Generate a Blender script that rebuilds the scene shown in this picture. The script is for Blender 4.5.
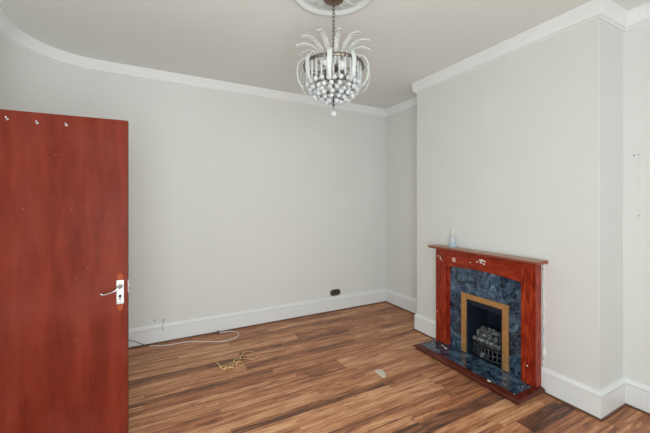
import bpy, bmesh, math, random
from mathutils import Vector, Matrix
random.seed(7)
for o in list(bpy.data.objects): bpy.data.objects.remove(o)
S = bpy.context.scene; COL = S.collection
PI = math.pi

# ---------------------------------------------------------------- camera, world, light, exposure
cd = bpy.data.cameras.new('camera'); cam = bpy.data.objects.new('camera', cd); COL.objects.link(cam)
cd.sensor_width = 36; cd.lens = 321.34/650*36; cd.shift_y = -13.8/650; cd.clip_start = .05
cam.location = (0, 0, 1.52); cam.rotation_euler = (PI/2, 0, -math.radians(27.946)); S.camera = cam
S.view_settings.view_transform = 'Standard'; S.view_settings.look = 'None'
S.view_settings.gamma = 1; S.view_settings.use_curve_mapping = False; S.view_settings.exposure = -0.14
w = bpy.data.worlds.new('sky'); S.world = w; w.use_nodes = True
w.node_tree.nodes['Background'].inputs[0].default_value = (.86, .93, 1, 1)
w.node_tree.nodes['Background'].inputs[1].default_value = 1.5
def area(name, loc, rot, sx, sy, power, col):
    l = bpy.data.lights.new(name, 'AREA'); l.shape = 'RECTANGLE'; l.size = sx; l.size_y = sy
    l.energy = power; l.color = col
    o = bpy.data.objects.new(name, l); COL.objects.link(o); o.location = loc; o.rotation_euler = rot
    return o
UP = math.radians(24)
area('window_daylight', (.9, -4.5, 1.5), (PI/2+UP, 0, 0), 2.9, 1.9, 62, (.93, 1, .99))            # through the front window
area('added_hall_fill', (-2.1, 1.5, 1.5), (PI/2, 0, -PI/2), 1.6, 2.0, 9, (.95, 1, .98))                 # fill added to even the light, through the open doorway
area('added_camera_fill', (.0, -.3, 1.25), (PI/2+.15, 0, -.2), 1.3, 1.5, 66, (.935, 1, .99))        # unseen soft fill added around the camera to flatten the light

# ---------------------------------------------------------------- materials
MATS = {}
def mat(name, color, rough=.6, metal=0, trans=0, spec=.5, ior=1.45, alpha=1, coat=0):
    m = bpy.data.materials.new(name); m.use_nodes = True
    b = m.node_tree.nodes['Principled BSDF']
    b.inputs['Base Color'].default_value = (*color, 1); b.inputs['Roughness'].default_value = rough
    b.inputs['Metallic'].default_value = metal; b.inputs['Transmission Weight'].default_value = trans
    b.inputs['Specular IOR Level'].default_value = spec; b.inputs['IOR'].default_value = ior
    b.inputs['Alpha'].default_value = alpha; b.inputs['Coat Weight'].default_value = coat
    MATS[name] = m; return m
class NT:
    def __init__(s, m): s.t = m.node_tree; s.n = s.t.nodes; s.b = s.n['Principled BSDF']
    def new(s, typ, **kw):
        n = s.n.new(typ)
        for k, v in kw.items():
            if k.startswith('i_'): n.inputs[k[2:].replace('_', ' ')].default_value = v
            else: setattr(n, k, v)
        return n
    def link(s, a, b): s.t.links.new(a, b)
    def coords(s, scale=(1, 1, 1), space='Object'):
        tc = s.new('ShaderNodeTexCoord'); mp = s.new('ShaderNodeMapping'); mp.inputs['Scale'].default_value = scale
        s.link(tc.outputs[space], mp.inputs[0]); return mp.outputs[0]
    def noise(s, vec, scale, detail=4, rough=.55, dist=0):
        n = s.new('ShaderNodeTexNoise'); n.inputs['Scale'].default_value = scale; n.inputs['Detail'].default_value = detail
        n.inputs['Roughness'].default_value = rough; n.inputs['Distortion'].default_value = dist
        s.link(vec, n.inputs['Vector']); return n.outputs['Fac']
    def ramp(s, fac, stops):
        r = s.new('ShaderNodeValToRGB'); e = r.color_ramp.elements
        while len(e) < len(stops): e.new(.5)
        for k, (p, c) in zip(e, stops): k.position = p; k.color = (*c, 1) if len(c) == 3 else c
        s.link(fac, r.inputs[0]); return r.outputs[0]
    def mix(s, fac, a, b, mode='MIX'):
        m = s.new('ShaderNodeMix', data_type='RGBA', blend_type=mode)
        for sock, v in ((m.inputs[0], fac), (m.inputs[6], a), (m.inputs[7], b)):
            if isinstance(v, (int, float)): sock.default_value = v
            elif isinstance(v, tuple): sock.default_value = (*v, 1)
            else: s.link(v, sock)
        return m.outputs[2]
    def bump(s, h, strength, dist=.002):
        b = s.new('ShaderNodeBump'); b.inputs['Strength'].default_value = strength; b.inputs['Distance'].default_value = dist
        s.link(h, b.inputs['Height']); s.link(b.outputs[0], s.b.inputs['Normal'])
def painted(name, c1, c2, scale=1.2, rough=.7, bs=.15, bscale=120, vscale=(1, 1, 1), **kw):
    m = mat(name, c1, rough, **kw); t = NT(m); v = t.coords()
    f = t.noise(v, scale, 3); t.link(t.ramp(f, [(.35, c1), (.65, c2)]), t.b.inputs['Base Color'])
    v2 = t.coords(vscale); t.bump(t.noise(v2, bscale, 3), bs); return m
painted('wall_paint', (.775, .79, .77), (.79, .80, .78), 1.1, .75, .25, 70)
painted('textured_wall', (.755, .775, .755), (.775, .79, .77), 1.6, .6, 1.0, 42, (1, 1, .4))
painted('ceiling_paint', (.80, .82, .80), (.825, .84, .82), .9, .85, .12, 60)
painted('white_gloss', (.83, .86, .87), (.85, .875, .88), 3, .38, .08, 40)
painted('cornice_paint', (.88, .90, .90), (.90, .91, .91), 3, .6, .1, 60)
# door: brushed red gloss with long streaks
m = mat('red_door_paint', (.3, .03, .015), .5, spec=.16); t = NT(m)
f1 = t.noise(t.coords((5, 5, .7)), 2.2, 5, .6, .4); c1 = t.ramp(f1, [(.3, (.11, .013, .0055)), (.5, (.155, .019, .008)), (.72, (.20, .030, .013))])
f2 = t.noise(t.coords((1, 1, .8)), 3.5, 4); c2 = t.mix(t.ramp(f2, [(.45, (0, 0, 0)), (.7, (.55, .55, .55))]), c1, (.205, .040, .026))
f3 = t.noise(t.coords((1, 1, .5)), 70, 2); c3 = t.mix(t.ramp(f3, [(.72, (0, 0, 0)), (.76, (.6, .6, .6))]), c2, (.46, .16, .11))
t.link(c3, t.b.inputs['Base Color']); t.bump(t.noise(t.coords((9, 9, 1)), 8, 4), .2)
# fireplace timber
def wood(name, a, b, c, sc, rough=.3, d=0):
    m = mat(name, a, rough, spec=.3, coat=.06); t = NT(m); f = t.noise(t.coords(sc), 6, 5, .6, .6)
    t.link(t.ramp(f, [(.3, a), (.5, b), (.72, c)]), t.b.inputs['Base Color']); t.bump(f, .08); return m
wood('mahogany_upright', (.09, .008, .004), (.28, .022, .007), (.52, .085, .028), (9, 9, 1.2))
wood('mahogany_rail', (.14, .013, .005), (.29, .026, .008), (.42, .06, .02), (9, 1.2, 9))
wood('mahogany_shelf', (.22, .045, .025), (.33, .09, .05), (.42, .16, .10), (9, 1.2, 9), .28)
wood('mahogany_hearth', (.05, .010, .007), (.10, .018, .010), (.17, .035, .018), (9, 1.2, 9), .25)
# marble
m = mat('blue_marble', (.03, .05, .08), .12, coat=.3); t = NT(m); v = t.coords()
n1 = t.noise(v, 8.5, 8, .66, 1.2); base = t.ramp(n1, [(.36, (.004, .008, .016)), (.48, (.018, .040, .075)), (.58, (.065, .125, .20)), (.74, (.32, .42, .50))])
vo = t.new('ShaderNodeTexVoronoi', feature='DISTANCE_TO_EDGE'); vo.inputs['Scale'].default_value = 13
nv = t.new('ShaderNodeTexNoise'); nv.inputs['Scale'].default_value = 9; nv.inputs['Detail'].default_value = 4; t.link(v, nv.inputs['Vector'])
mv = t.new('ShaderNodeMix', data_type='VECTOR'); mv.inputs[0].default_value = .22; t.link(v, mv.inputs[4]); t.link(nv.outputs['Color'], mv.inputs[5]); t.link(mv.outputs[1], vo.inputs['Vector'])
vein = t.ramp(vo.outputs['Distance'], [(0, (.5, .5, .5)), (.035, (0, 0, 0))])
t.link(t.mix(vein, base, (.22, .31, .40)), t.b.inputs['Base Color'])
# floor laminate: tone / seed live on the planks themselves
m = mat('walnut_laminate', (.3, .15, .08), .3, spec=.22); t = NT(m)
at = t.new('ShaderNodeAttribute', attribute_name='plank'); sep = t.new('ShaderNodeSeparateColor'); t.link(at.outputs['Color'], sep.inputs[0])
tc = t.new('ShaderNodeTexCoord'); cmb = t.new('ShaderNodeCombineXYZ')
mu = t.new('ShaderNodeMath', operation='MULTIPLY'); mu.inputs[1].default_value = 40; t.link(sep.outputs[1], mu.inputs[0])
t.link(mu.outputs[0], cmb.inputs[0]); t.link(mu.outputs[0], cmb.inputs[2])
add = t.new('ShaderNodeVectorMath', operation='ADD'); t.link(tc.outputs['Object'], add.inputs[0]); t.link(cmb.outputs[0], add.inputs[1])
def mp(sc):
    q = t.new('ShaderNodeMapping'); q.inputs['Scale'].default_value = sc; t.link(add.outputs[0], q.inputs[0]); return q.outputs[0]
g1 = t.noise(mp((.75, 9, 1)), 2.6, 7, .66, 1.1)
g2 = t.noise(mp((1.2, 15, 1)), 3.0, 5, .62, .8)
g3 = t.noise(mp((4.5, 12, 1)), 2.2, 4, .5, 1.5)
def M(op, a, b):
    n = t.new('ShaderNodeMath', operation=op)
    for s_, v_ in zip(n.inputs, (a, b)):
        if isinstance(v_, (int, float)): s_.default_value = v_
        else: t.link(v_, s_)
    return n.outputs[0]
val = M('ADD', M('MULTIPLY', M('SUBTRACT', g1, .5), 1.5), M('ADD', M('MULTIPLY', M('SUBTRACT', g2, .5), .95), sep.outputs[0]))
c = t.ramp(val, [(0, (.085, .045, .032)), (.2, (.185, .086, .053)), (.42, (.40, .165, .080)), (.6, (.58, .275, .138)), (.85, (.78, .46, .26))])
knot = t.ramp(g3, [(.63, (0, 0, 0)), (.72, (.7, .7, .7))])
c = t.mix(knot, c, (.13, .05, .028)); g4 = t.noise(mp((1.6, 5, 1)), 1.7, 3, .5, .6); red = t.mix(M('MULTIPLY', t.ramp(g4, [(.48, (.25, .25, .25)), (.66, (1, 1, 1))]), M('MULTIPLY', sep.outputs[2], 2.2)), c, (.36, .11, .045))
t.link(red, t.b.inputs['Base Color']); t.bump(g2, .06, .001)
t.link(t.ramp(g1, [(.3, (.42, .42, .42)), (.7, (.34, .34, .34))]), t.b.inputs['Roughness'])
mat('floor_gap', (.14, .07, .045), .6)
m = mat('brass', (.72, .44, .17), .42, .6); t = NT(m)
f = t.noise(t.coords(), 14, 4); t.link(t.ramp(f, [(.3, (.52, .28, .10)), (.6, (.66, .38, .15)), (.8, (.72, .50, .27))]), t.b.inputs['Base Color'])
mat('firebox_metal', (.016, .024, .040), .4, .2)
m = painted('cast_iron', (.035, .038, .044), (.10, .105, .115), 30, .45, .4, 90, metal=.6)
m = mat('coal_ceramic', (.1, .1, .1), .75); t = NT(m); f = t.noise(t.coords(), 38, 5, .7)
t.link(t.ramp(f, [(.36, (.03, .032, .036)), (.52, (.13, .14, .15)), (.68, (.52, .53, .54))]), t.b.inputs['Base Color']); t.bump(f, .6, .006)
mat('chrome', (.50, .50, .50), .32, 1)
mat('dark_chrome', (.20, .19, .18), .35, .9)
mat('antique_metal', (.22, .19, .16), .38, .9)
mat('copper_cup', (.20, .12, .09), .4, .7)
mat('black_plastic', (.01, .01, .01), .4)
mat('clear_crystal', (.97, .985, 1), .04, trans=1, ior=1.5)
mat('white_crystal', (.84, .87, .89), .1, trans=.5, ior=1.45)
mat('glass_plume', (.90, .93, .91), .2, trans=.5, ior=1.4)
mat('clear_plume', (.90, .92, .90), .15, trans=.6, ior=1.4)
mat('opal_glass', (.92, .93, .95), .25)
mat('plaster', (.74, .77, .76), .7)
mat('bottle_plastic', (.85, .9, .93), .15, trans=.6, ior=1.3)
mat('bottle_label', (.42, .52, .68), .5)
mat('cable_white', (.75, .74, .70), .45)
mat('cable_dark', (.10, .09, .08), .5)
mat('gold_wire', (.55, .38, .14), .35, .8)
mat('gold_bead', (.90, .64, .34), .25, .5)
mat('white_flake', (.78, .77, .72), .8)
mat('pinkish_sticker', (.66, .46, .38), .7)
mat('orange_scar', (.33, .075, .03), .8, spec=.15)
mat('paper_scrap', (.70, .63, .53), .8)
mat('filler', (.84, .84, .80), .85)
mat('dark_hole', (.05, .05, .045), .7)
m = mat('window_glass', (1, 1, 1), .05); t = NT(m)
tr = t.new('ShaderNodeBsdfTransparent'); gl = t.new('ShaderNodeBsdfGlossy'); gl.inputs['Roughness'].default_value = .02
ms = t.new('ShaderNodeMixShader'); ms.inputs[0].default_value = .06; t.link(tr.outputs[0], ms.inputs[1]); t.link(gl.outputs[0], ms.inputs[2])
t.link(ms.outputs[0], t.n['Material Output'].inputs[0])

# ---------------------------------------------------------------- helpers
def obj(name, bm, material, parent=None, smooth=False, bevel=0, loc=None):
    me = bpy.data.meshes.new(name); bmesh.ops.recalc_face_normals(bm, faces=bm.faces); bm.to_mesh(me); bm.free()
    me.materials.append(MATS[material])
    if smooth:
        for p in me.polygons: p.use_smooth = True
    o = bpy.data.objects.new(name, me); COL.objects.link(o)
    if loc is not None: o.location = loc
    if parent: o.parent = parent
    if bevel:
        b = o.modifiers.new('bevel', 'BEVEL'); b.width = bevel; b.segments = 3; b.limit_method = 'ANGLE'; b.angle_limit = .6
    return o
def empty(name, label, cat, loc=(0, 0, 0), rz=0, group=None):
    o = bpy.data.objects.new(name, None); COL.objects.link(o); o.location = loc; o.rotation_euler = (0, 0, rz); o.empty_display_size = .05
    o['label'] = label; o['category'] = cat
    if group: o['group'] = group
    return o
def tag(o, label, cat, group=None):
    o['label'] = label; o['category'] = cat
    if group: o['group'] = group
    return o
def struct(o, label=None):
    o['kind'] = 'structure'
    if label: o['label'] = label
    return o
def box(bm, x0, x1, y0, y1, z0, z1):
    v = [bm.verts.new((x, y, z)) for z in (z0, z1) for y in (y0, y1) for x in (x0, x1)]
    for f in ((0, 2, 3, 1), (4, 5, 7, 6), (0, 1, 5, 4), (2, 6, 7, 3), (0, 4, 6, 2), (1, 3, 7, 5)): bm.faces.new([v[i] for i in f])
    return bm
def B(*a): return box(bmesh.new(), *a)
def lathe(prof, seg=24, axis='z', c=(0, 0, 0), bm=None):
    bm = bm or bmesh.new(); rings = []
    for r, z in prof:
        ring = []
        for k in range(seg):
            a = 2*PI*k/seg; x, y = max(r, 1e-5)*math.cos(a), max(r, 1e-5)*math.sin(a)
            p = (x, y, z) if axis == 'z' else ((z, x, y) if axis == 'x' else (x, z, y))
            ring.append(bm.verts.new((p[0]+c[0], p[1]+c[1], p[2]+c[2])))
        rings.append(ring)
    for a, b in zip(rings, rings[1:]):
        for k in range(seg): bm.faces.new((a[k], a[(k+1) % seg], b[(k+1) % seg], b[k]))
    bm.faces.new(rings[0]); bm.faces.new(rings[-1]); return bm
def tube(pts, r, seg=6, bm=None, closed=False):
    bm = bm or bmesh.new(); pts = [Vector(p) for p in pts]; rings = []; n = len(pts); up = Vector((0, 0, 1))
    for i, p in enumerate(pts):
        if closed: d = pts[(i+1) % n]-pts[i-1]
        else: d = pts[min(i+1, n-1)]-pts[max(i-1, 0)]
        d.normalize(); s = d.cross(up)
        if s.length < .05: s = d.cross(Vector((1, 0, 0)))
        s.normalize(); u = s.cross(d); rr = r[i] if isinstance(r, (list, tuple)) else r
        rings.append([bm.verts.new(p+(s*math.cos(2*PI*k/seg)+u*math.sin(2*PI*k/seg))*rr) for k in range(seg)])
    R = range(n if closed else n-1)
    for i in R:
        a, b = rings[i], rings[(i+1) % n]
        for k in range(seg): bm.faces.new((a[k], a[(k+1) % seg], b[(k+1) % seg], b[k]))
    if not closed: bm.faces.new(rings[0]); bm.faces.new(rings[-1])
    return bm
def prism(poly, z0, z1, f=lambda a, b, c: (a, b, c), bm=None):
    bm = bm or bmesh.new(); lo = [bm.verts.new(f(x, y, z0)) for x, y in poly]; hi = [bm.verts.new(f(x, y, z1)) for x, y in poly]
    bm.faces.new(lo); bm.faces.new(hi); n = len(poly)
    for i in range(n): bm.faces.new((lo[i], lo[(i+1) % n], hi[(i+1) % n], hi[i]))
    return bm
def ball(r, seg=10, rings=8, c=(0, 0, 0)):
    bm = bmesh.new(); bmesh.ops.create_uvsphere(bm, u_segments=seg, v_segments=rings, radius=r)
    bmesh.ops.translate(bm, verts=bm.verts, vec=c); return bm
def spline(pts, n=8, closed=False):
    P = [Vector(p) for p in pts]; out = []; m = len(P)
    for i in range(m if closed else m-1):
        if closed: a, b, c, d = P[i-1], P[i], P[(i+1) % m], P[(i+2) % m]
        else: a, b, c, d = P[max(i-1, 0)], P[i], P[i+1], P[min(i+2, m-1)]
        for k in range(n):
            s = k/n; out.append(.5*((2*b)+(c-a)*s+(2*a-5*b+4*c-d)*s*s+(3*b-a-3*c+d)*s**3))
    if not closed: out.append(P[-1])
    return out

# ---------------------------------------------------------------- room shell
XL, YB, XR, XC, Y1, Y2, YF = -1.036, 3.9355, 3.151, 2.769, 1.097, 2.877, -4.2
HC = 2.950; RC = .54
arc = [(XL+RC-RC*math.cos(a), YB-RC+RC*math.sin(a)) for a in [PI/2*k/18 for k in range(19)]]
T = .12
# floor: one laminate floor, each board and its printed strips a face with its own tone
bm = bmesh.new(); lay = bm.loops.layers.float_color.new('plank')
PW = .1935; y_ref = 1.355
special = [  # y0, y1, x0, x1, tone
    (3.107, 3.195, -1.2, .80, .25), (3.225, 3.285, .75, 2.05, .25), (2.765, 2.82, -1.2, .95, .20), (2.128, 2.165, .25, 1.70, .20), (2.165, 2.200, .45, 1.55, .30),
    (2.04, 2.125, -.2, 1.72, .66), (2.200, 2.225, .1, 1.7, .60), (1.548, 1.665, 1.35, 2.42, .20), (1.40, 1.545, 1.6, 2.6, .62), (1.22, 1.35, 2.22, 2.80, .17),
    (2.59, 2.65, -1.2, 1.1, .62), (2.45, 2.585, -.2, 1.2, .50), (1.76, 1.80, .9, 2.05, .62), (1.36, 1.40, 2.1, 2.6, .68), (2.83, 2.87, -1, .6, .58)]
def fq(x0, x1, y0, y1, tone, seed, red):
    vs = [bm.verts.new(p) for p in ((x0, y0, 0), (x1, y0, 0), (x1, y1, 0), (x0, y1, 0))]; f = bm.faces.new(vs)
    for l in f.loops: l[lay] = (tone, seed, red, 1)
rnd = random.Random(11); k0 = int((YF-y_ref)/PW)-1; k1 = int((YB-y_ref)/PW)+1
for k in range(k0, k1+1):
    ya, yb = y_ref+PW*k, y_ref+PW*(k+1); x = -1.16-rnd.random()*1.1; yb_ = min(yb, YB+.1)
    while x < 3.27:
        L = 1.22; tone0 = rnd.uniform(.42, .56); seed = rnd.random(); red0 = rnd.uniform(0, .22)
        cuts = [ya]; n = rnd.choice((2, 3, 3, 4)); cuts += sorted(ya+PW*rnd.uniform(.12, .9) for _ in range(n-1)); cuts.append(yb_)
        for a, b in zip(cuts, cuts[1:]):
            if b-a < .004: continue
            tone = min(.7, max(.2, tone0+rnd.uniform(-.14, .14))); sd = (seed+rnd.random()*.03) % 1
            ys = sorted({a, b, *[q for s in special for q in s[:2] if a < q < b]}); xa, xb = max(x, -1.16), min(x+L, 3.27)
            if xb <= xa: continue
            xs = sorted({xa, xb, *[q for s in special for q in s[2:4] if xa < q < xb]})
            for u, v in zip(ys, ys[1:]):
                for p, q in zip(xs, xs[1:]):
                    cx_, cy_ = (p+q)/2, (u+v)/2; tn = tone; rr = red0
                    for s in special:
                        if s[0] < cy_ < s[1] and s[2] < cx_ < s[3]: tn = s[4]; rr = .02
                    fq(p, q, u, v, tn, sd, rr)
        x += L
floor = struct(obj('floor', bm, 'walnut_laminate'), 'walnut brown laminate board floor')
so = obj('floor_screed', B(-1.16, 3.27, YF-.1, YB+.1, -.1, -.002), 'floor_gap'); struct(so, 'solid floor slab under the laminate'); so.name = 'floor_base'
struct(obj('ceiling', B(-1.16, 3.27, YF-.1, YB+.1, HC, HC+.1), 'ceiling_paint'), 'white painted plaster ceiling')
struct(obj('wall_back', B(XL+RC, XR+T, YB, YB+T, 0, HC), 'wall_paint'), 'plain off-white wall facing the camera')
# left wall with its doorway and rounded far corner
DY0, DY1, DH = 1.46, 2.36, 2.05
bm = B(XL-T, XL, -.8, DY0, 0, HC); box(bm, XL-T, XL, YF, -3.9, 0, HC); box(bm, XL-T, XL, -3.9, -.8, 0, .6); box(bm, XL-T, XL, -3.9, -.8, 2.5, HC); box(bm, XL-T, XL, DY0, DY1, DH, HC); box(bm, XL-T, XL, DY1, YB-RC, 0, HC)
struct(obj('wall_left', bm, 'wall_paint'), 'off-white wall behind the red door')
outer = [(XL+RC-(RC+T)*math.cos(a), YB-RC+(RC+T)*math.sin(a)) for a in [PI/2*k/18 for k in range(19)]]
bm = prism(arc+outer[::-1], 0, HC); o = obj('wall_corner', bm, 'wall_paint', smooth=True); struct(o, 'rounded corner between the left and far walls')
md = o.modifiers.new('edge', 'EDGE_SPLIT'); md.split_angle = .6
struct(obj('wall_hall', B(-2.4, -2.3, .5, YB, 0, HC), 'wall_paint'), 'hall wall beyond the doorway')
struct(obj('floor_hall', B(-2.3, -1.16, .5, YB, -.1, -.001), 'floor_gap'), 'hall floor'); struct(obj('ceiling_hall', B(-2.3, -1.16, .5, YB, HC, HC+.1), 'ceiling_paint'), 'hall ceiling')
struct(obj('wall_right', B(XR, XR+T, YF, YB, 0, HC), 'wall_paint'), 'off-white alcove wall either side of the chimney breast')
# front wall (behind camera) with window
bm = B(XL-T, -.6, YF-T, YF, 0, HC); box(bm, 2.4, XR+T, YF-T, YF, 0, HC); box(bm, -.6, 2.4, YF-T, YF, 0, .6); box(bm, -.6, 2.4, YF-T, YF, 2.52, HC)
struct(obj('wall_front', bm, 'wall_paint'), 'window wall')
bm = bmesh.new()
for a, b in ((-.6, -.54), (.4, .46), (1.4, 1.46), (2.34, 2.4)): box(bm, a, b, YF-.09, YF-.03, .6, 2.52)
for a, b in ((.6, .66), (1.9, 1.95), (2.46, 2.52)): box(bm, -.6, 2.4, YF-.088, YF-.032, a, b)
wf = struct(obj('window_1', bm, 'white_gloss'), 'white framed window lighting the room')
obj('window_pane', B(-.54, 2.34, YF-.064, YF-.06, .66, 2.46), 'window_glass', wf)
bm = bmesh.new()
for a, b in ((-3.9, -3.84), (-2.4, -2.34), (-.86, -.8)): box(bm, XL-.09, XL-.03, a, b, .6, 2.5)
for a, b in ((.6, .66), (2.44, 2.5)): box(bm, XL-.088, XL-.032, -3.9, -.8, a, b)
wf = struct(obj('window_added', bm, 'white_gloss'), 'white framed side window, added unseen for light from the left')  # out-of-view window added to bring in light from the left
obj('window_pane', B(XL-.064, XL-.06, -3.84, -.86, .66, 2.44), 'window_glass', wf)
# chimney breast with the opening for the fire
FO = (1.775, 2.125, .045, .585)
bm = B(XC, XR, Y1, FO[0], 0, HC); box(bm, XC, XR, FO[1], Y2, 0, HC); box(bm, XC, XR, FO[0], FO[1], FO[3], HC); box(bm, XC, XR, FO[0], FO[1], 0, .02); box(bm, XC+.3, XR, FO[0], FO[1], .02, FO[3])
struct(obj('wall_chimney', bm, 'textured_wall'), 'white textured chimney breast')

# mouldings follow the plan of the room
plan = [(XL, YF), (XL, DY0-.09), (XL, DY1+.02)]+arc+[(XR, YB), (XR, Y2), (XC, Y2), (XC, 2.492), (XC, 1.471), (XC, Y1), (XR, Y1), (XR, YF)]
def offset_plan(d):
    out = []; n = len(plan)
    for i, p in enumerate(plan):
        a = plan[(i-1) % n]; b = plan[(i+1) % n]
        d1 = (Vector(p)-Vector(a)).normalized(); d2 = (Vector(b)-Vector(p)).normalized()
        n1 = Vector((d1.y, -d1.x)); n2 = Vector((d2.y, -d2.x)); mm = n1+n2; mm = mm/mm.dot(n1) if mm.length > 1e-6 else n1
        out.append(Vector(p)+mm*d)
    return out
def moulding(name, prof, i0, i1, material, label):
    n = len(plan); idx = list(range(i0, i1+1)); bm = bmesh.new(); rows = []
    for d, z in prof:
        off = offset_plan(d); rows.append([bm.verts.new((off[i % n].x, off[i % n].y, z)) for i in idx])
    m_ = len(prof)
    for r in range(m_):
        a, b = rows[r], rows[(r+1) % m_]
        for k in range(len(idx)-1): bm.faces.new((a[k], a[k+1], b[k+1], b[k]))
    bm.faces.new([r[0] for r in rows]); bm.faces.new([r[-1] for r in rows])
    return struct(obj(name, bm, material), label)
iA = 3; iB = 3+18; iR = iB+1
skirt = [(.0005, .198), (.007, .198), (.011, .188), (.017, .176), (.023, .171), (.023, .166), (.013, .164), (.013, .159), (.020, .157), (.020, .008), (.0005, .008)]
corn = [(.0005, 2.822), (.010, 2.822), (.013, 2.828), (.010, 2.833), (.006, 2.836), (.022, 2.840), (.030, 2.852), (.036, 2.880), (.039, 2.915), (.040, 2.949), (.0005, 2.949)]
gap = [(.0005, .0005), (.030, .0005), (.030, .008), (.025, .013), (.0005, .013)]
runs = [('left', 2, iB, 'left wall and rounded corner'), ('back', iB, iR, 'far wall'), ('right', iR, iR+1, 'far alcove'), ('return', iR+1, iR+2, 'far return of the chimney breast'),
        ('chimney', iR+2, iR+3, 'chimney breast left of the fireplace'), ('chimney_near', iR+4, iR+5, 'chimney breast right of the fireplace'), ('side', iR+5, iR+6, 'near side of the chimney breast'), ('alcove', iR+6, iR+7, 'near alcove'), ('front', iR+7, iR+8, 'window wall'), ('door_side', 0, 1, 'left wall by the doorway')]
for nm, a, b, lb in runs:
    moulding('baseboard_'+nm, skirt, a, b, 'white_gloss', 'white skirting board along the '+lb)
    moulding('trim_floor_'+nm, gap, a, b, 'floor_gap', 'brown edge strip under the skirting, '+lb)
for j, (a, b, lb) in enumerate([(0, iB, 'left wall and rounded corner'), (iB, iR, 'far wall'), (iR, iR+1, 'far alcove'), (iR+1, iR+2, 'far return'), (iR+2, iR+5, 'chimney breast'), (iR+5, iR+6, 'chimney breast side'), (iR+6, iR+7, 'near alcove'), (iR+7, iR+8, 'window wall')]):
    moulding('trim_%d' % (j+1), corn, a, b, 'cornice_paint', 'white coved cornice, '+lb)
struct(obj('trim_9', tube([(XC+.001, Y1+.001, .2), (XC+.001, Y1+.001, 2.82)], .0028, 8), 'white_gloss'), 'white angle bead on the chimney breast corner')
struct(obj('trim_10', B(XL-.0005, XL+.018, DY0-.08, DY0, 0, DH+.08), 'white_gloss'), 'white door architrave')

# ---------------------------------------------------------------- red door
hx, hy = -.144-.838*.9982, 2.284+.838*.0602
dr = empty('door', 'flat red painted door with chrome lever standing open at the left', 'door', (hx, hy, .008), -math.atan(.0602/.9982)); dr.name = 'door_1'; dr['kind'] = 'structure'
del dr['category']
obj('door_leaf', B(0, .838, 0, .04, 0, 2.010), 'red_door_paint', dr, bevel=.0015)
hz = .985; hxp = .838-.038
pl = obj('handle_plate', B(hxp-.021, hxp+.021, -.008, 0, hz-.083, hz+.063), 'chrome', dr, bevel=.004)
pl['label'] = 'chrome lever plate'
lv = bmesh.new(); pts = spline([(hxp, -.008, hz+.026), (hxp, -.045, hz+.026), (hxp-.022, -.054, hz+.010), (hxp-.050, -.054, hz-.001), (hxp-.074, -.053, hz-.006), (hxp-.090, -.051, hz+.001)], 6)
tube(pts, [.008]*8+[.0048]*(len(pts)-11)+[.006, .008, .006], 10, lv); obj('lever', lv, 'chrome', pl, smooth=True)
obj('lever_rose', lathe([(.013, -.014), (.015, -.006)], 18, 'y', (hxp, 0, hz+.026)), 'chrome', pl, smooth=True)
kb = lathe([(.0085, -.0095), (.0085, -.007)], 14, 'y', (hxp, 0, hz-.032)); box(kb, hxp-.0028, hxp+.0028, -.0095, -.007, hz-.055, hz-.030); obj('keyhole', kb, 'black_plastic', pl)
for sz, s in ((hz+.063, 1), (hz-.083, -1)):
    poly = [(hxp-.015, 0), (hxp+.015, 0), (hxp+.0145, .022*s), (hxp+.008, .036*s), (hxp-.001, .040*s), (hxp-.010, .034*s), (hxp-.0155, .018*s)]
    o = obj('paint_scar', prism(poly, -.0008, .0005, lambda a, b, c_: (a, c_, sz+b)), 'orange_scar', dr); o['label'] = 'orange bare patch beside the lever plate'
obj('latch', B(.8375, .8395, .010, .030, hz-.02, hz+.06), 'chrome', dr); obj('latch_bolt', B(.8385, .848, .014, .026, hz+.02, hz+.034), 'antique_metal', dr)
import math as _m
def door_u(x):   # where a ray at image column x meets the leaf
    a = (x-325)/321.34; cy_, sy_ = _m.cos(_m.radians(27.946)), _m.sin(_m.radians(27.946)); dx, dy = cy_*a+sy_, -sy_*a+cy_
    ux, uy = .9982, -.0602; det = dx*(-uy)-dy*(-ux); tt = (hx*(-uy)-hy*(-ux))/det; return (tt*dx-hx)/ux, tt*(sy_*dx+cy_*dy)
for px, py in ((7.5, 119), (37.5, 123), (66.5, 125.2)):
    u, dep = door_u(px); z = 1.52-(py-202.7)/321.34*dep-.008
    h = tube([(u, .001, z), (u, -.012, z), (u, -.018, z+.003), (u, -.02, z+.010)], .0028, 8); 
    for vtx in lathe([(.007, -.003), (.006, .0)], 12, 'y', (u, 0, z), h).verts: pass
    obj('hook', h, 'chrome', dr)
for k, zz in enumerate((.22, 1.02, 1.80)): obj('hinge', tube([(-.004, -.004, zz-.04), (-.004, -.004, zz+.04)], .006, 10), 'antique_metal', dr)

# ---------------------------------------------------------------- fireplace surround
fp = empty('fireplace_surround', 'dark red mahogany fireplace surround with blue marble back panel on the chimney breast', 'fireplace', (XC, 1.98, 0))
def fobj(name, bm, m, parent=fp, **kw):
    bmesh.ops.translate(bm, verts=bm.verts, vec=(-XC, -1.98, 0)); return obj(name, bm, m, parent, **kw)
LX = 2.665; hz0 = .0512
for a, b in ((2.352, 2.487), (1.466, 1.582)):
    leg = B(LX, XC-.0235, a, b, hz0, 1.032)
    l = fobj('leg', leg, 'mahogany_upright', bevel=.003)
# inner moulding strips beside the legs
for a, b in ((2.338, 2.352), (1.582, 1.594)): fobj('bead', B(2.69, 2.715, a, b, hz0, .875), 'mahogany_upright', bevel=.002)
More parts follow.
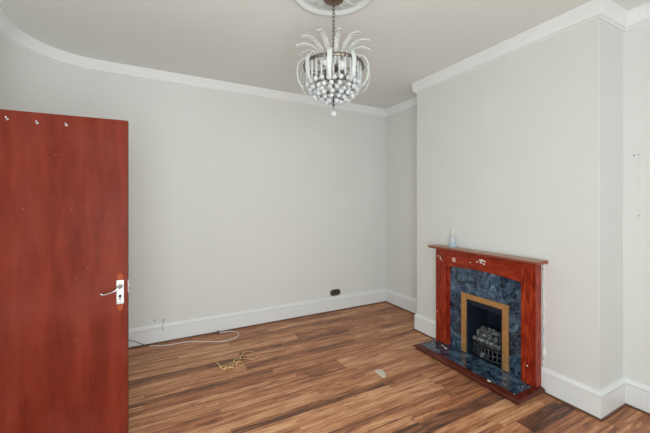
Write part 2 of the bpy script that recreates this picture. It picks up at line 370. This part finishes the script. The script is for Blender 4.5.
# frieze with gently arched lower edge
N = 24; poly = [(2.352, 1.032), (2.352, .855)]
for k in range(1, N): s = k/N; poly.append((2.352-(2.352-1.582)*s, .858+.028*math.sin(PI*s)**.8))
poly += [(1.582, .855), (1.582, 1.032)]
fobj('frieze', prism(poly, 2.676, XC-.0005, lambda a, b, c_: (c_, a, b)), 'mahogany_rail')
prof = [(XC-.0005, 1.034), (2.630, 1.034), (2.622, 1.037), (2.618, 1.043), (2.610, 1.046), (2.606, 1.050), (2.606, 1.056), (2.610, 1.060), (XC-.0005, 1.060)]
fobj('mantel_shelf', prism([(x, z) for x, z in prof], 1.427, 2.545, lambda a, b, c_: (a, c_, b)), 'mahogany_shelf')['label'] = 'worn thin mantel shelf'
mat('painted_sheen_wood', (.47, .31, .235), .5)
fobj('painted_sheen_top', B(2.609, XC-.0005, 1.430, 2.542, 1.0602, 1.0606), 'painted_sheen_wood')['label'] = 'worn top face of the shelf with pale wall reflection painted in'  # thin pale slab paints the wall's grazing reflection over the worn shelf top
# marble back panel with opening
MX = 2.715; bm = bmesh.new()
for a in ((1.585, 1.765, hz0, .885), (2.137, 2.35, hz0, .885), (1.765, 2.137, .582, .885)): box(bm, MX, XC-.0005, a[0], a[1], a[2], a[3])
fobj('back_panel', bm, 'blue_marble')['label'] = 'blue veined marble back panel'
# sticker and bare patches on the timber
def chip(y, z, pts, x, m='white_flake', name='paint_chip', lab=None):
    o = fobj(name, prism([(y+a, z+b) for a, b in pts], x-.0012, x+.0006, lambda a, b, c_: (c_, a, b)), m)
    if lab: o['label'] = lab
def blob(r, n=9, sx=1, sz=1, sd=1):
    q = random.Random(sd); return [(sx*r*q.uniform(.6, 1.1)*math.cos(2*PI*k/n), sz*r*q.uniform(.6, 1.1)*math.sin(2*PI*k/n)) for k in range(n)]
chip(2.262, .942, [(-.020, -.021), (.020, -.020), (.020, .021), (-.019, .022)], 2.676, 'pinkish_sticker', 'sticker', 'pale square patch')
chip(1.950, .985, blob(.02, 10, 1.7, .6, 3), 2.676); chip(1.955, .962, blob(.011, 8, 1.3, .8, 5), 2.676); chip(1.995, .965, blob(.009, 8, 1, 1, 6), 2.676)
chip(1.925, .955, blob(.012, 8, 1, 1, 8), 2.676); chip(2.07, .945, blob(.006, 8, 1.5, 1, 9), 2.676); chip(1.915, .978, blob(.009, 8, 1, .8, 12), 2.676)
chip(2.425, .935, blob(.013, 8, .7, 1.4, 10), LX); chip(2.452, .955, blob(.010, 8, .8, 1, 11), LX); chip(2.405, .915, blob(.006, 8, .8, 1.4, 14), LX)
chip(2.47, .36, blob(.008, 8, .6, 1.5, 15), LX); chip(1.53, .20, blob(.009, 8, .8, 1, 16), LX)
# filler squeezed out along the wall beside the surround
fl = bmesh.new(); q = random.Random(4); pts = []
for k in range(46): pts.append((XC-.004, 1.460+q.uniform(-.003, .002), .10+.93*k/45))
rr = [q.uniform(.002, .0048)+(.010 if 5 < k < 13 and q.random() > .35 else 0)+(.006 if k > 42 else 0) for k in range(46)]
tube(pts, rr, 7, fl); o = fobj('filler_bead', fl, 'filler', smooth=True); o['label'] = 'ragged white filler down the right edge'
o = fobj('filler_bead', tube([(XC-.003, 2.490, .2+.83*k/20) for k in range(21)], .003, 6), 'filler'); o['label'] = 'white filler down the left edge'

# hearth
he = empty('hearth', 'low hearth of blue marble in a dark wooden border on the laminate floor', 'hearth', (2.57, 1.99, 0))
def hobj(name, bm, m, **kw):
    bmesh.ops.translate(bm, verts=bm.verts, vec=(-2.57, -1.99, 0)); return obj(name, bm, m, he, **kw)
HX0, HY0, HY1, BW = 2.385, 1.432, 2.535, .058
hobj('slab', B(HX0+BW-.004, XC-.0225, HY0+BW-.004, HY1-BW+.004, .002, .0485), 'blue_marble')
hp = [(0, .050), (.012, .0495), (.046, .041), (.052, .034), (.058, .031), (.060, .026), (.054, .021), (.040, .019), (.036, .002), (0, .002)]  # (out from marble, z)
def border(name, ring):
    bm = bmesh.new(); rows = []
    for d, z in hp: rows.append([bm.verts.new((x+nx*d, y+ny*d, z)) for x, y, nx, ny in ring])
    n = len(hp)
    for r in range(n):
        a, b = rows[r], rows[(r+1) % n]; bm.faces.new((a[0], a[1], b[1], b[0]))
    bm.faces.new([r[0] for r in rows]); bm.faces.new([r[1] for r in rows]); hobj(name, bm, 'mahogany_hearth')
xi, ya, yb = HX0+BW, HY0+BW, HY1-BW; xw = XC-.0275
border('border', [(xi, ya, -1, -1), (xi, yb, -1, 1)]); border('border', [(xw, ya, 0, -1), (xi, ya, -1, -1)]); border('border', [(xi, yb, -1, 1), (xw, yb, 0, 1)])
for y, z, x, s in ((2.22+.13, .0, 2.62, 1), (1.71, 0, 2.437, 2), (1.50, 0, 2.44, 3), (2.30, 0, 2.60, 7)):
    bm = prism([(x+a*1.0, y+b) for a, b in blob(.014 if s != 3 else .006, 9, .8, 1.3, s+20)], .0485 if s != 2 else .049, .0515); o = hobj('paint_chip', bm, 'white_flake'); o['label'] = 'white paint flake'

# gas fire
gf = empty('gas_fire', 'black gas fire with brass frame and coal basket set in the marble back panel', 'fire', (2.70, 1.95, .05))
def gobj(name, bm, m, **kw):
    bmesh.ops.translate(bm, verts=bm.verts, vec=(-2.70, -1.95, -.05)); return obj(name, bm, m, kw.pop('parent', gf), **kw)
bx0, by0, by1, bz0, bz1 = 2.706, 1.782, 2.120, .052, .570
bm = bmesh.new(); wt = .006
box(bm, 3.0, 3.0+wt, by0, by1, bz0, bz1); box(bm, bx0, 3.0, by0-wt, by0, bz0, bz1+wt); box(bm, bx0, 3.0, by1, by1+wt, bz0, bz1+wt); box(bm, bx0, 3.0, by0, by1, bz1, bz1+wt); box(bm, bx0, 3.0, by0, by1, bz0-.004, bz0)
gobj('firebox', bm, 'firebox_metal')
bm = prism([(bx0+.02, bz1), (bx0+.02, bz1-.045), (bx0+.09, bz1-.075), (bx0+.2, bz1)], by0, by1, lambda a, b, c_: (a, c_, b)); gobj('hood', bm, 'firebox_metal')
# mitred brass frame
oy0, oy1, oz = 1.712, 2.193, .630; iy0, iy1, iz = 1.767, 2.135, .580
def bar(poly, name='brass_bar'):
    return gobj(name, prism(poly, 2.698, MX-.0005, lambda a, b, c_: (c_, a, b)), 'brass', bevel=.003)
bar([(oy0, hz0+.001), (iy0, hz0+.001), (iy0, iz), (oy0, oz)]); bar([(iy1, hz0+.001), (oy1, hz0+.001), (oy1, oz), (iy1, iz)]); bar([(oy0, oz), (iy0, iz), (iy1, iz), (oy1, oz)])
bm = bmesh.new(); 
for a in ((iy0, iy0+.013, hz0, iz), (iy1-.013, iy1, hz0, iz), (iy0, iy1, iz-.012, iz)): box(bm, 2.704, 2.716, a[0], a[1], a[2]+.001, a[3])
gobj('inner_trim', bm, 'firebox_metal')
# basket: front fret (bars + uprights, bowed), coals on top
def bow(y, d=.05): s = (y-1.95)/.16; return 2.775-d*(1-s*s)
for zz, r in ((.188, .011), (.160, .006), (.112, .007), (.066, .006)):
    gobj('fret_bar', tube([(bow(1.80+.30*k/14), 1.80+.30*k/14, zz) for k in range(15)], r, 8), 'cast_iron', smooth=True)
for k in range(9):
    y = 1.806+.288*k/8; gobj('fret_upright', tube([(bow(y), y, .066), (bow(y)-.006, y, .090), (bow(y), y, .112), (bow(y)-.004, y, .160)], [.005, .009, .004, .006], 7), 'cast_iron', smooth=True)
for y in (1.796, 2.104): gobj('basket_leg', tube([(2.772, y, .052), (2.765, y, .09), (2.77, y, .15), (2.772, y, .195)], [.013, .009, .009, .013], 8), 'cast_iron', smooth=True)
for y in (1.796, 2.104): gobj('finial', ball(.014, 12, 8, (2.766, y, .200)), 'chrome', smooth=True)
gobj('ash_door', prism([(1.93, .058), (2.01, .058), (2.03, .085), (2.00, .118), (1.94, .118), (1.91, .085)], 2.724, 2.738, lambda a, b, c_: (c_, a, b)), 'cast_iron', bevel=.004)
gobj('ring_pull', tube([(2.718, 1.975+.014*math.cos(a), .088+.020*math.sin(a)) for a in [2*PI*k/16 for k in range(16)]], .0045, 7, closed=True), 'chrome', smooth=True)
gobj('burner_tray', B(2.785, 2.95, 1.80, 2.10, .13, .168), 'cast_iron')
def coal(name, c, r, sd, m='coal_ceramic', sc=(1, 1, 1)):
    bm = bmesh.new(); bmesh.ops.create_icosphere(bm, subdivisions=2, radius=1); q = random.Random(sd)
    dirs = [Vector((q.uniform(-1, 1), q.uniform(-1, 1), q.uniform(-1, 1))).normalized() for _ in range(9)]
    for v in bm.verts:
        k = min(1, min((q_ / max(1e-3, v.co.normalized().dot(d)) if v.co.normalized().dot(d) > .2 else 9) for d, q_ in zip(dirs, [.72, .8, .76, .85, .7, .82, .78, .74, .8])))
        v.co = Vector((v.co.x*r*k*sc[0], v.co.y*r*k*sc[1], v.co.z*r*k*sc[2]))+Vector(c)
    gobj(name, bm, m)
for k in range(7): coal('coal', (2.757, 1.822+.043*k, .207+.004*(k % 2)), .030, 40+k, sc=(1, .95, .8))
for k in range(5): coal('coal', (2.800, 1.828+.062*k, .247), .027, 60+k, sc=(.9, .8, 1.35))
for k in range(5): coal('coal', (2.850, 1.85+.055*k, .215), .034, 80+k)
for k in range(6): coal('coal', (2.890, 1.83+.052*k, .255+.008*(k % 2)), .038, 100+k)
for k in range(5): coal('coal', (2.86, 1.85+.052*k, .285), .026, 120+k)

# bottle on the shelf
bx, by = 2.695, 2.295
bt = empty('bottle', 'small clear plastic bottle standing near the left end of the mantel shelf', 'bottle', (bx, by, 1.0608))
obj('bottle_body', lathe([(.030, 0), (.034, .006), (.034, .064), (.031, .088), (.019, .112), (.014, .120), (.014, .132)], 24), 'bottle_plastic', bt, smooth=True)
obj('bottle_label', lathe([(.0343, .018), (.0348, .019), (.0348, .052), (.0343, .053)], 24), 'bottle_label', bt, smooth=True)
obj('bottle_cap', lathe([(.015, .132), (.0155, .152), (.011, .158), (.010, .184), (.007, .190)], 20), 'white_flake', bt, smooth=True)

# ---------------------------------------------------------------- far wall fittings
so = empty('wall_socket', 'dark metal double socket on the far wall just above the skirting', 'socket', (2.25, YB-.0005, .256))
def stad(wd, ht, n=12):
    r = ht/2; a = [(wd/2-r+r*math.sin(PI*k/n), r*math.cos(PI*k/n)) for k in range(n+1)]; return a+[(-x, -y) for x, y in a]
ang = .0
obj('plate', prism(stad(.168, .088), -.010, 0, lambda a, b, c_: (a, c_, b+a*ang)), 'dark_chrome', so, bevel=.003)
for sx in (-.040, .040):
    o = obj('outlet', lathe([(.030, -.012), (.032, -.008)], 24, 'y', (sx, 0, 0)), 'dark_chrome', so)
    for a, b, wx, wz in ((0, .014, .004, .008), (-.012, -.008, .006, .004), (.012, -.008, .006, .004)):
        obj('pin_slot', B(sx+a-wx, sx+a+wx, -.0135, -.0115, b-wz, b+wz), 'black_plastic', o)
obj('switch', B(-.010, .008, -.016, -.010, .004, .030), 'black_plastic', so, bevel=.002)
# cut wire ends sticking out above the skirting
e = tube(spline([(.085, YB-.001, .232), (.083, YB-.018, .222), (.080, YB-.024, .190), (.076, YB-.025, .160), (.088, YB-.026, .130)], 4), .0016, 6)
tag(obj('wire_stub', e, 'cable_dark'), 'thin dark wire end poking out just above the skirting near the door', 'wire')
for x, z, lb in ((.000, .246, 'left dark fixing hole in the far wall near the door, above the skirting'), (.088, .235, 'right dark fixing hole in the far wall, directly above the wire end')):
    tag(obj('wall_plug', lathe([(.006, -.0025), (.007, 0)], 12, 'y', (x, YB-.0003, z)), 'dark_hole'), lb, 'wall plug')
# batten mark and screws on the near alcove wall
tag(obj('batten_strip', B(XR-.0018, XR-.0003, 1.004, 1.014, 1.43, 1.87), 'wall_paint'), 'narrow painted-over upright strip between two screws on near alcove wall', 'strip')
for z, lb in ((1.876, 'upper screw on the near alcove wall'), (1.424, 'lower screw on the near alcove wall')):
    tag(obj('screw', lathe([(.0035, -.003), (.0042, 0)], 12, 'x', (XR-.0003, 1.008, z)), 'antique_metal'), lb, 'screw')
tag(obj('wall_plug', lathe([(.004, -.002), (.005, 0)], 10, 'x', (XR-.0003, 1.035, 1.872)), 'dark_hole'), 'tiny fixing hole beside the upper screw on the near alcove wall', 'wall plug')

# ---------------------------------------------------------------- floor clutter
cb = empty('cable', 'thin white cable running from the door along the far skirting to a loop', 'cable', (.4, 3.8, 0))
def place(bm, o): bmesh.ops.translate(bm, verts=bm.verts, vec=-Vector(o.location)); return bm
path = spline([(-.046, 3.868, .008), (.06, 3.83, .004), (.17, 3.805, .004), (.304, 3.80, .004), (.487, 3.715, .004), (.652, 3.63, .004), (.784, 3.645, .004), (.85, 3.717, .004), (.856, 3.80, .004), (.80, 3.865, .004), (.72, 3.885, .004), (.665, 3.870, .010)], 7)
obj('white_sheath', place(tube(path, .0048, 8), cb), 'cable_white', cb, smooth=True)
o = obj('dark_lead', place(tube(spline([(-.40, 3.896, .13), (-.22, 3.893, .088), (-.13, 3.885, .040), (-.046, 3.868, .009)], 7), .0035, 8), cb), 'cable_dark', cb, smooth=True); o['label'] = 'dark lead rising against the skirting'
o = obj('cable_end', place(tube([(.665, 3.870, .012), (.652, 3.862, .006)], .006, 8), cb), 'cable_dark', cb); o['label'] = 'dark cable end'
o = obj('cable_clip', place(B(.640, .652, 3.850, 3.862, 0.0003, .042), cb), 'cable_dark', cb)
# string of gold beads
sg = empty('bead_string', 'tangled string of small gold beads lying on the middle of the floor', 'string', (.7, 3.1, 0))
q = random.Random(21); P0 = []
P0 += [(.46, 3.30, .004), (.50, 3.22, .004), (.53, 3.13, .004)]
for k in range(17):
    P0.append((.615+q.uniform(-.11, .10), 3.04+q.uniform(-.045, .05), .004+q.uniform(0, .012)))
P0 += [(.69, 3.12, .004), (.76, 3.20, .004), (.80, 3.255, .004), (.86, 3.245, .004), (.91, 3.17, .004), (.885, 3.09, .004), (.83, 3.075, .004), (.785, 3.12, .006), (.70, 3.15, .008), (.66, 3.11, .005)]
sp = spline(P0, 7); obj('wire', place(tube(sp, .0022, 5), sg), 'gold_wire', sg)
src = None
for k in range(4, len(sp), 3)[:95]:
    p = sp[k]; rad = .0068
    if src is None:
        src = obj('bead', ball(rad, 8, 6), 'gold_bead', sg, smooth=True); b = src
    else:
        b = src.copy(); COL.objects.link(b); b.parent = sg
    b.location = Vector((p.x, p.y, p.z+.003))-sg.location; b.scale = (1.1, 1.1, 1)*1 if k % 2 else (.8, .8, .8)
# scrap
poly = spline([(1.757, 2.355, 0), (1.800, 2.352, 0), (1.818, 2.318, 0), (1.812, 2.275, 0), (1.780, 2.228, 0), (1.757, 2.220, 0), (1.748, 2.245, 0), (1.750, 2.30, 0)], 4, True)
bm = prism([(v.x, v.y) for v in poly], .0008, .006)
tag(obj('paper_scrap', bm, 'paper_scrap'), 'pale half-oval scrap lying alone on the floor before the hearth', 'scrap')

# ---------------------------------------------------------------- ceiling rose and chandelier
D = 2.135; a = (333.6-325)/321.34; cy_, sy_ = math.cos(math.radians(27.946)), math.sin(math.radians(27.946))
CX, CY = (cy_*a+sy_)*D, (-sy_*a+cy_)*D
cr = empty('ceiling_rose', 'round white moulded plaster ceiling rose above the chandelier', 'ceiling rose', (CX, CY, HC))
prof = [(0, -.0005), (.297, -.0005), (.297, -.012), (.288, -.026), (.272, -.030), (.258, -.022), (.250, -.010), (.236, -.010), (.225, -.014), (.120, -.022), (.105, -.030), (.092, -.026), (.085, -.018), (.06, -.030), (0, -.030)]
obj('rose_disc', lathe([(r, z) for r, z in prof if r > 0 or z == -.0005 or z == -.030], 64), 'plaster', cr, smooth=True)
leaf = None; NL = 16
for k in range(NL):
    if leaf is None:
        bm = bmesh.new()
        for s, w_, r0, r1, h in ((0, .024, .10, .235, .016), (-.020, .013, .13, .205, .012), (.020, .013, .13, .205, .012)):
            pr = []; n = 12
            for j in range(n+1):
                u = j/n; r = r0+(r1-r0)*u; ww = w_*math.sin(PI*min(1, u*.85+.12))**.8*(.8+.2*math.cos(u*26)); zz = -.014-h*math.sin(PI*min(1, u*.9+.08))
                yy = s*(1+u*.8); pr.append((r, yy, ww, zz))
            rows = [[bm.verts.new((r, yy-ww, -.012)), bm.verts.new((r, yy-ww*.4, zz)), bm.verts.new((r, yy, zz+.004)), bm.verts.new((r, yy+ww*.4, zz)), bm.verts.new((r, yy+ww, -.012))] for r, yy, ww, zz in pr]
            for A_, B_ in zip(rows, rows[1:]):
                for i in range(4): bm.faces.new((A_[i], A_[i+1], B_[i+1], B_[i]))
        leaf = obj('acanthus_leaf', bm, 'plaster', cr, smooth=True); b = leaf
    else: b = leaf.copy(); COL.objects.link(b); b.parent = cr
    b.rotation_euler = (0, 0, 2*PI*k/NL)

ch = empty('chandelier', 'chrome and glass chandelier with curved glass plumes and crystal drops hanging on a chain', 'chandelier', (CX, CY, HC-.030))
Z0 = HC-.030
def cobj(name, bm, m, parent=ch, **kw):
    bmesh.ops.translate(bm, verts=bm.verts, vec=(0, 0, -Z0)); return obj(name, bm, m, parent, **kw)
def ccopy(o, parent=ch):
    c_ = o.copy(); COL.objects.link(c_); c_.parent = parent; return c_
cobj('ceiling_cup', lathe([(0, Z0), (.050, Z0), (.058, Z0-.020), (.067, Z0-.044), (.067, Z0-.052), (.060, Z0-.058), (.030, Z0-.064), (.010, Z0-.070), (0, Z0-.072)], 32), 'copper_cup', smooth=True)
zr = 2.42; RR = .198; ztop = 2.535
nl = 13; zl0 = Z0-.072; pitch = (zl0-ztop-.0)/nl; link = None
for k in range(nl):
    if link is None:
        L2 = pitch*.5+.0035; pts = [((.009)*math.cos(t_), 0, L2*math.sin(t_)) for t_ in [2*PI*j/16 for j in range(16)]]
        link = obj('chain_link', tube(pts, .0026, 6, closed=True), 'antique_metal', ch, smooth=True); b = link
    else: b = ccopy(link)
    b.location = (0, 0, zl0-pitch*(k+.5)-Z0); b.rotation_euler = (0, 0, PI/2*(k % 2)+.5)
cobj('stem', lathe([(0, ztop), (.006, ztop), (.010, ztop-.02), (.006, ztop-.03), (.006, 2.44), (.02, 2.43), (.03, 2.415), (.03, 2.40), (.01, 2.385), (.008, 2.31), (.025, 2.30), (.025, 2.29), (.0, 2.285)], 20), 'antique_metal', smooth=True)
# ribbed ring
bm = bmesh.new(); n = 96; rows = []
for k in range(n):
    a = 2*PI*k/n; ro = RR+(.0025 if k % 2 else 0); rows.append([bm.verts.new((r*math.cos(a), r*math.sin(a), z)) for r, z in ((ro, zr-.010), (ro+.003, zr), (ro, zr+.010), (RR-.005, zr+.010), (RR-.005, zr-.010))])
for k in range(n):
    A_, B_ = rows[k], rows[(k+1) % n]
    for i in range(5): bm.faces.new((A_[i], A_[(i+1) % 5], B_[(i+1) % 5], B_[i]))
ring = cobj('ring', bm, 'antique_metal'); ring['label'] = 'dark ribbed metal ring'
cobj('inner_ring', tube([(.125*math.cos(2*PI*k/40), .125*math.sin(2*PI*k/40), 2.30) for k in range(40)], .004, 6, closed=True), 'antique_metal', smooth=True)
sp_ = None
for k in range(6):
    a = 2*PI*k/6+.3
    bm = tube([(.015*math.cos(a), .015*math.sin(a), 2.40), (.1*math.cos(a), .1*math.sin(a), 2.402), ((RR-.002)*math.cos(a), (RR-.002)*math.sin(a), zr-.004)], .004, 6)
    cobj('ring_spoke', bm, 'antique_metal', smooth=True)
# lamps
for k in range(3):
    a = 2*PI*k/3+3.35; x, y = .062*math.cos(a), .062*math.sin(a)
    arm = cobj('lamp_arm', tube(spline([(.01*math.cos(a), .01*math.sin(a), 2.325), (.04*math.cos(a), .04*math.sin(a), 2.315), (x, y, 2.33), (x, y, 2.35)], 4), .005, 8), 'antique_metal', smooth=True)
    cobj('lamp_holder', lathe([(.014, 2.345), (.016, 2.35), (.016, 2.385), (.012, 2.39)], 16, c=(x, y, 0)), 'dark_chrome', arm, smooth=True)
    cobj('bulb', lathe([(.001, 2.455)]+[(.030*math.sin(t_), 2.424+.030*math.cos(t_)) for t_ in [PI*j/12 for j in range(1, 11)]]+[(.012, 2.388), (.0, 2.388)], 20, c=(x, y, 0)), 'opal_glass', arm, smooth=True)
# plumes: flat curved glass strips
def plume(name, rz, width, th, mt='glass_plume'):   # rz: (radius, z) spine in the xz plane
    sp = spline([(r, 0, z) for r, z in rz], 6); bm = bmesh.new(); rows = []
    for i, p in enumerate(sp):
        d = sp[min(i+1, len(sp)-1)]-sp[max(i-1, 0)]; d.normalize(); nrm = Vector((-d.z, 0, d.x)); u = i/(len(sp)-1)
        ww = width*(.55+.45*math.sin(PI*min(1, u*1.0+.05)))*(.35 if i in (len(sp)-1,) else 1)
        rows.append([bm.verts.new(p+Vector((0, s*ww, 0))+nrm*t_) for s, t_ in ((-.5, -th), (.5, -th), (.5, th), (-.5, th))])
    for A_, B_ in zip(rows, rows[1:]):
        for i in range(4): bm.faces.new((A_[i], A_[(i+1) % 4], B_[(i+1) % 4], B_[i]))
    bm.faces.new(rows[0]); bm.faces.new(rows[-1]); return cobj(name, bm, mt, smooth=False)
up = None
for k in range(12):
    if up is None: up = plume('glass_plume', [(.050, 2.425), (.085, 2.49), (.130, 2.540), (.185, 2.562), (.235, 2.553), (.250, 2.545)], .028, .004, 'clear_plume'); b = up
    else: b = ccopy(up)
    b.rotation_euler = (0, 0, 2*PI*k/12+.16)
lo = None
for k in range(10):
    if lo is None: lo = plume('glass_plume', [(.150, 2.42), (.170, 2.452), (.205, 2.452), (.236, 2.415), (.243, 2.36), (.230, 2.30), (.200, 2.265)], .028, .003); b = lo
    else: b = ccopy(lo)
    b.rotation_euler = (0, 0, 2*PI*k/10+.33)
# straight glass rods inside the ring
rod = None
for k in range(30):
    if rod is None: rod = cobj('glass_rod', lathe([(.001, 2.416), (.006, 2.412), (.0065, 2.33), (.005, 2.305), (.001, 2.298)], 8, c=(RR-.018, 0, 0)), 'white_crystal', smooth=False); b = rod
    else: b = ccopy(rod)
    b.rotation_euler = (0, 0, 2*PI*k/30)
# crystal balls in tiers (82 balls)
bl = None; q = random.Random(3)
tiers = [(.176, 2.292, 24), (.158, 2.262, 20), (.122, 2.248, 16), (.125, 2.222, 14), (.080, 2.208, 10), (.045, 2.188, 6)]
for r, z, n in tiers:
    for k in range(n):
        if bl is None: bl = obj('crystal_ball', ball(.0165, 8, 6), 'white_crystal', ch); b = bl
        else: b = ccopy(bl)
        a = 2*PI*(k+.5*q.random())/n; b.location = (r*math.cos(a), r*math.sin(a), z-Z0+q.uniform(-.003, .003)); b.rotation_euler = (q.random()*3, q.random()*3, 0)
for r, z in ((.176, 2.309), (.122, 2.262), (.08, 2.222)): cobj('tier_ring', tube([(r*math.cos(2*PI*k/40), r*math.sin(2*PI*k/40), z) for k in range(40)], .003, 6, closed=True), 'dark_chrome')
for k in range(6):
    a = 2*PI*k/6; cobj('tier_strut', tube([(.176*math.cos(a), .176*math.sin(a), 2.309), (.122*math.cos(a), .122*math.sin(a), 2.262), (.08*math.cos(a), .08*math.sin(a), 2.222), (.01*math.cos(a), .01*math.sin(a), 2.20)], .0022, 5), 'dark_chrome')
for k in range(6):
    a = 2*PI*k/6; cobj('hanger', tube([((RR-.006)*math.cos(a), (RR-.006)*math.sin(a), zr-.01), (.176*math.cos(a), .176*math.sin(a), 2.309)], .002, 5), 'dark_chrome')
fin = cobj('drop', lathe([(0, 2.285), (.004, 2.284), (.004, 2.175), (.010, 2.168), (.004, 2.155), (.003, 2.135), (.0035, 2.131)], 10), 'dark_chrome', smooth=True)
cobj('drop_ball', ball(.020, 10, 8, (0, 0, 2.112)), 'white_crystal', fin)
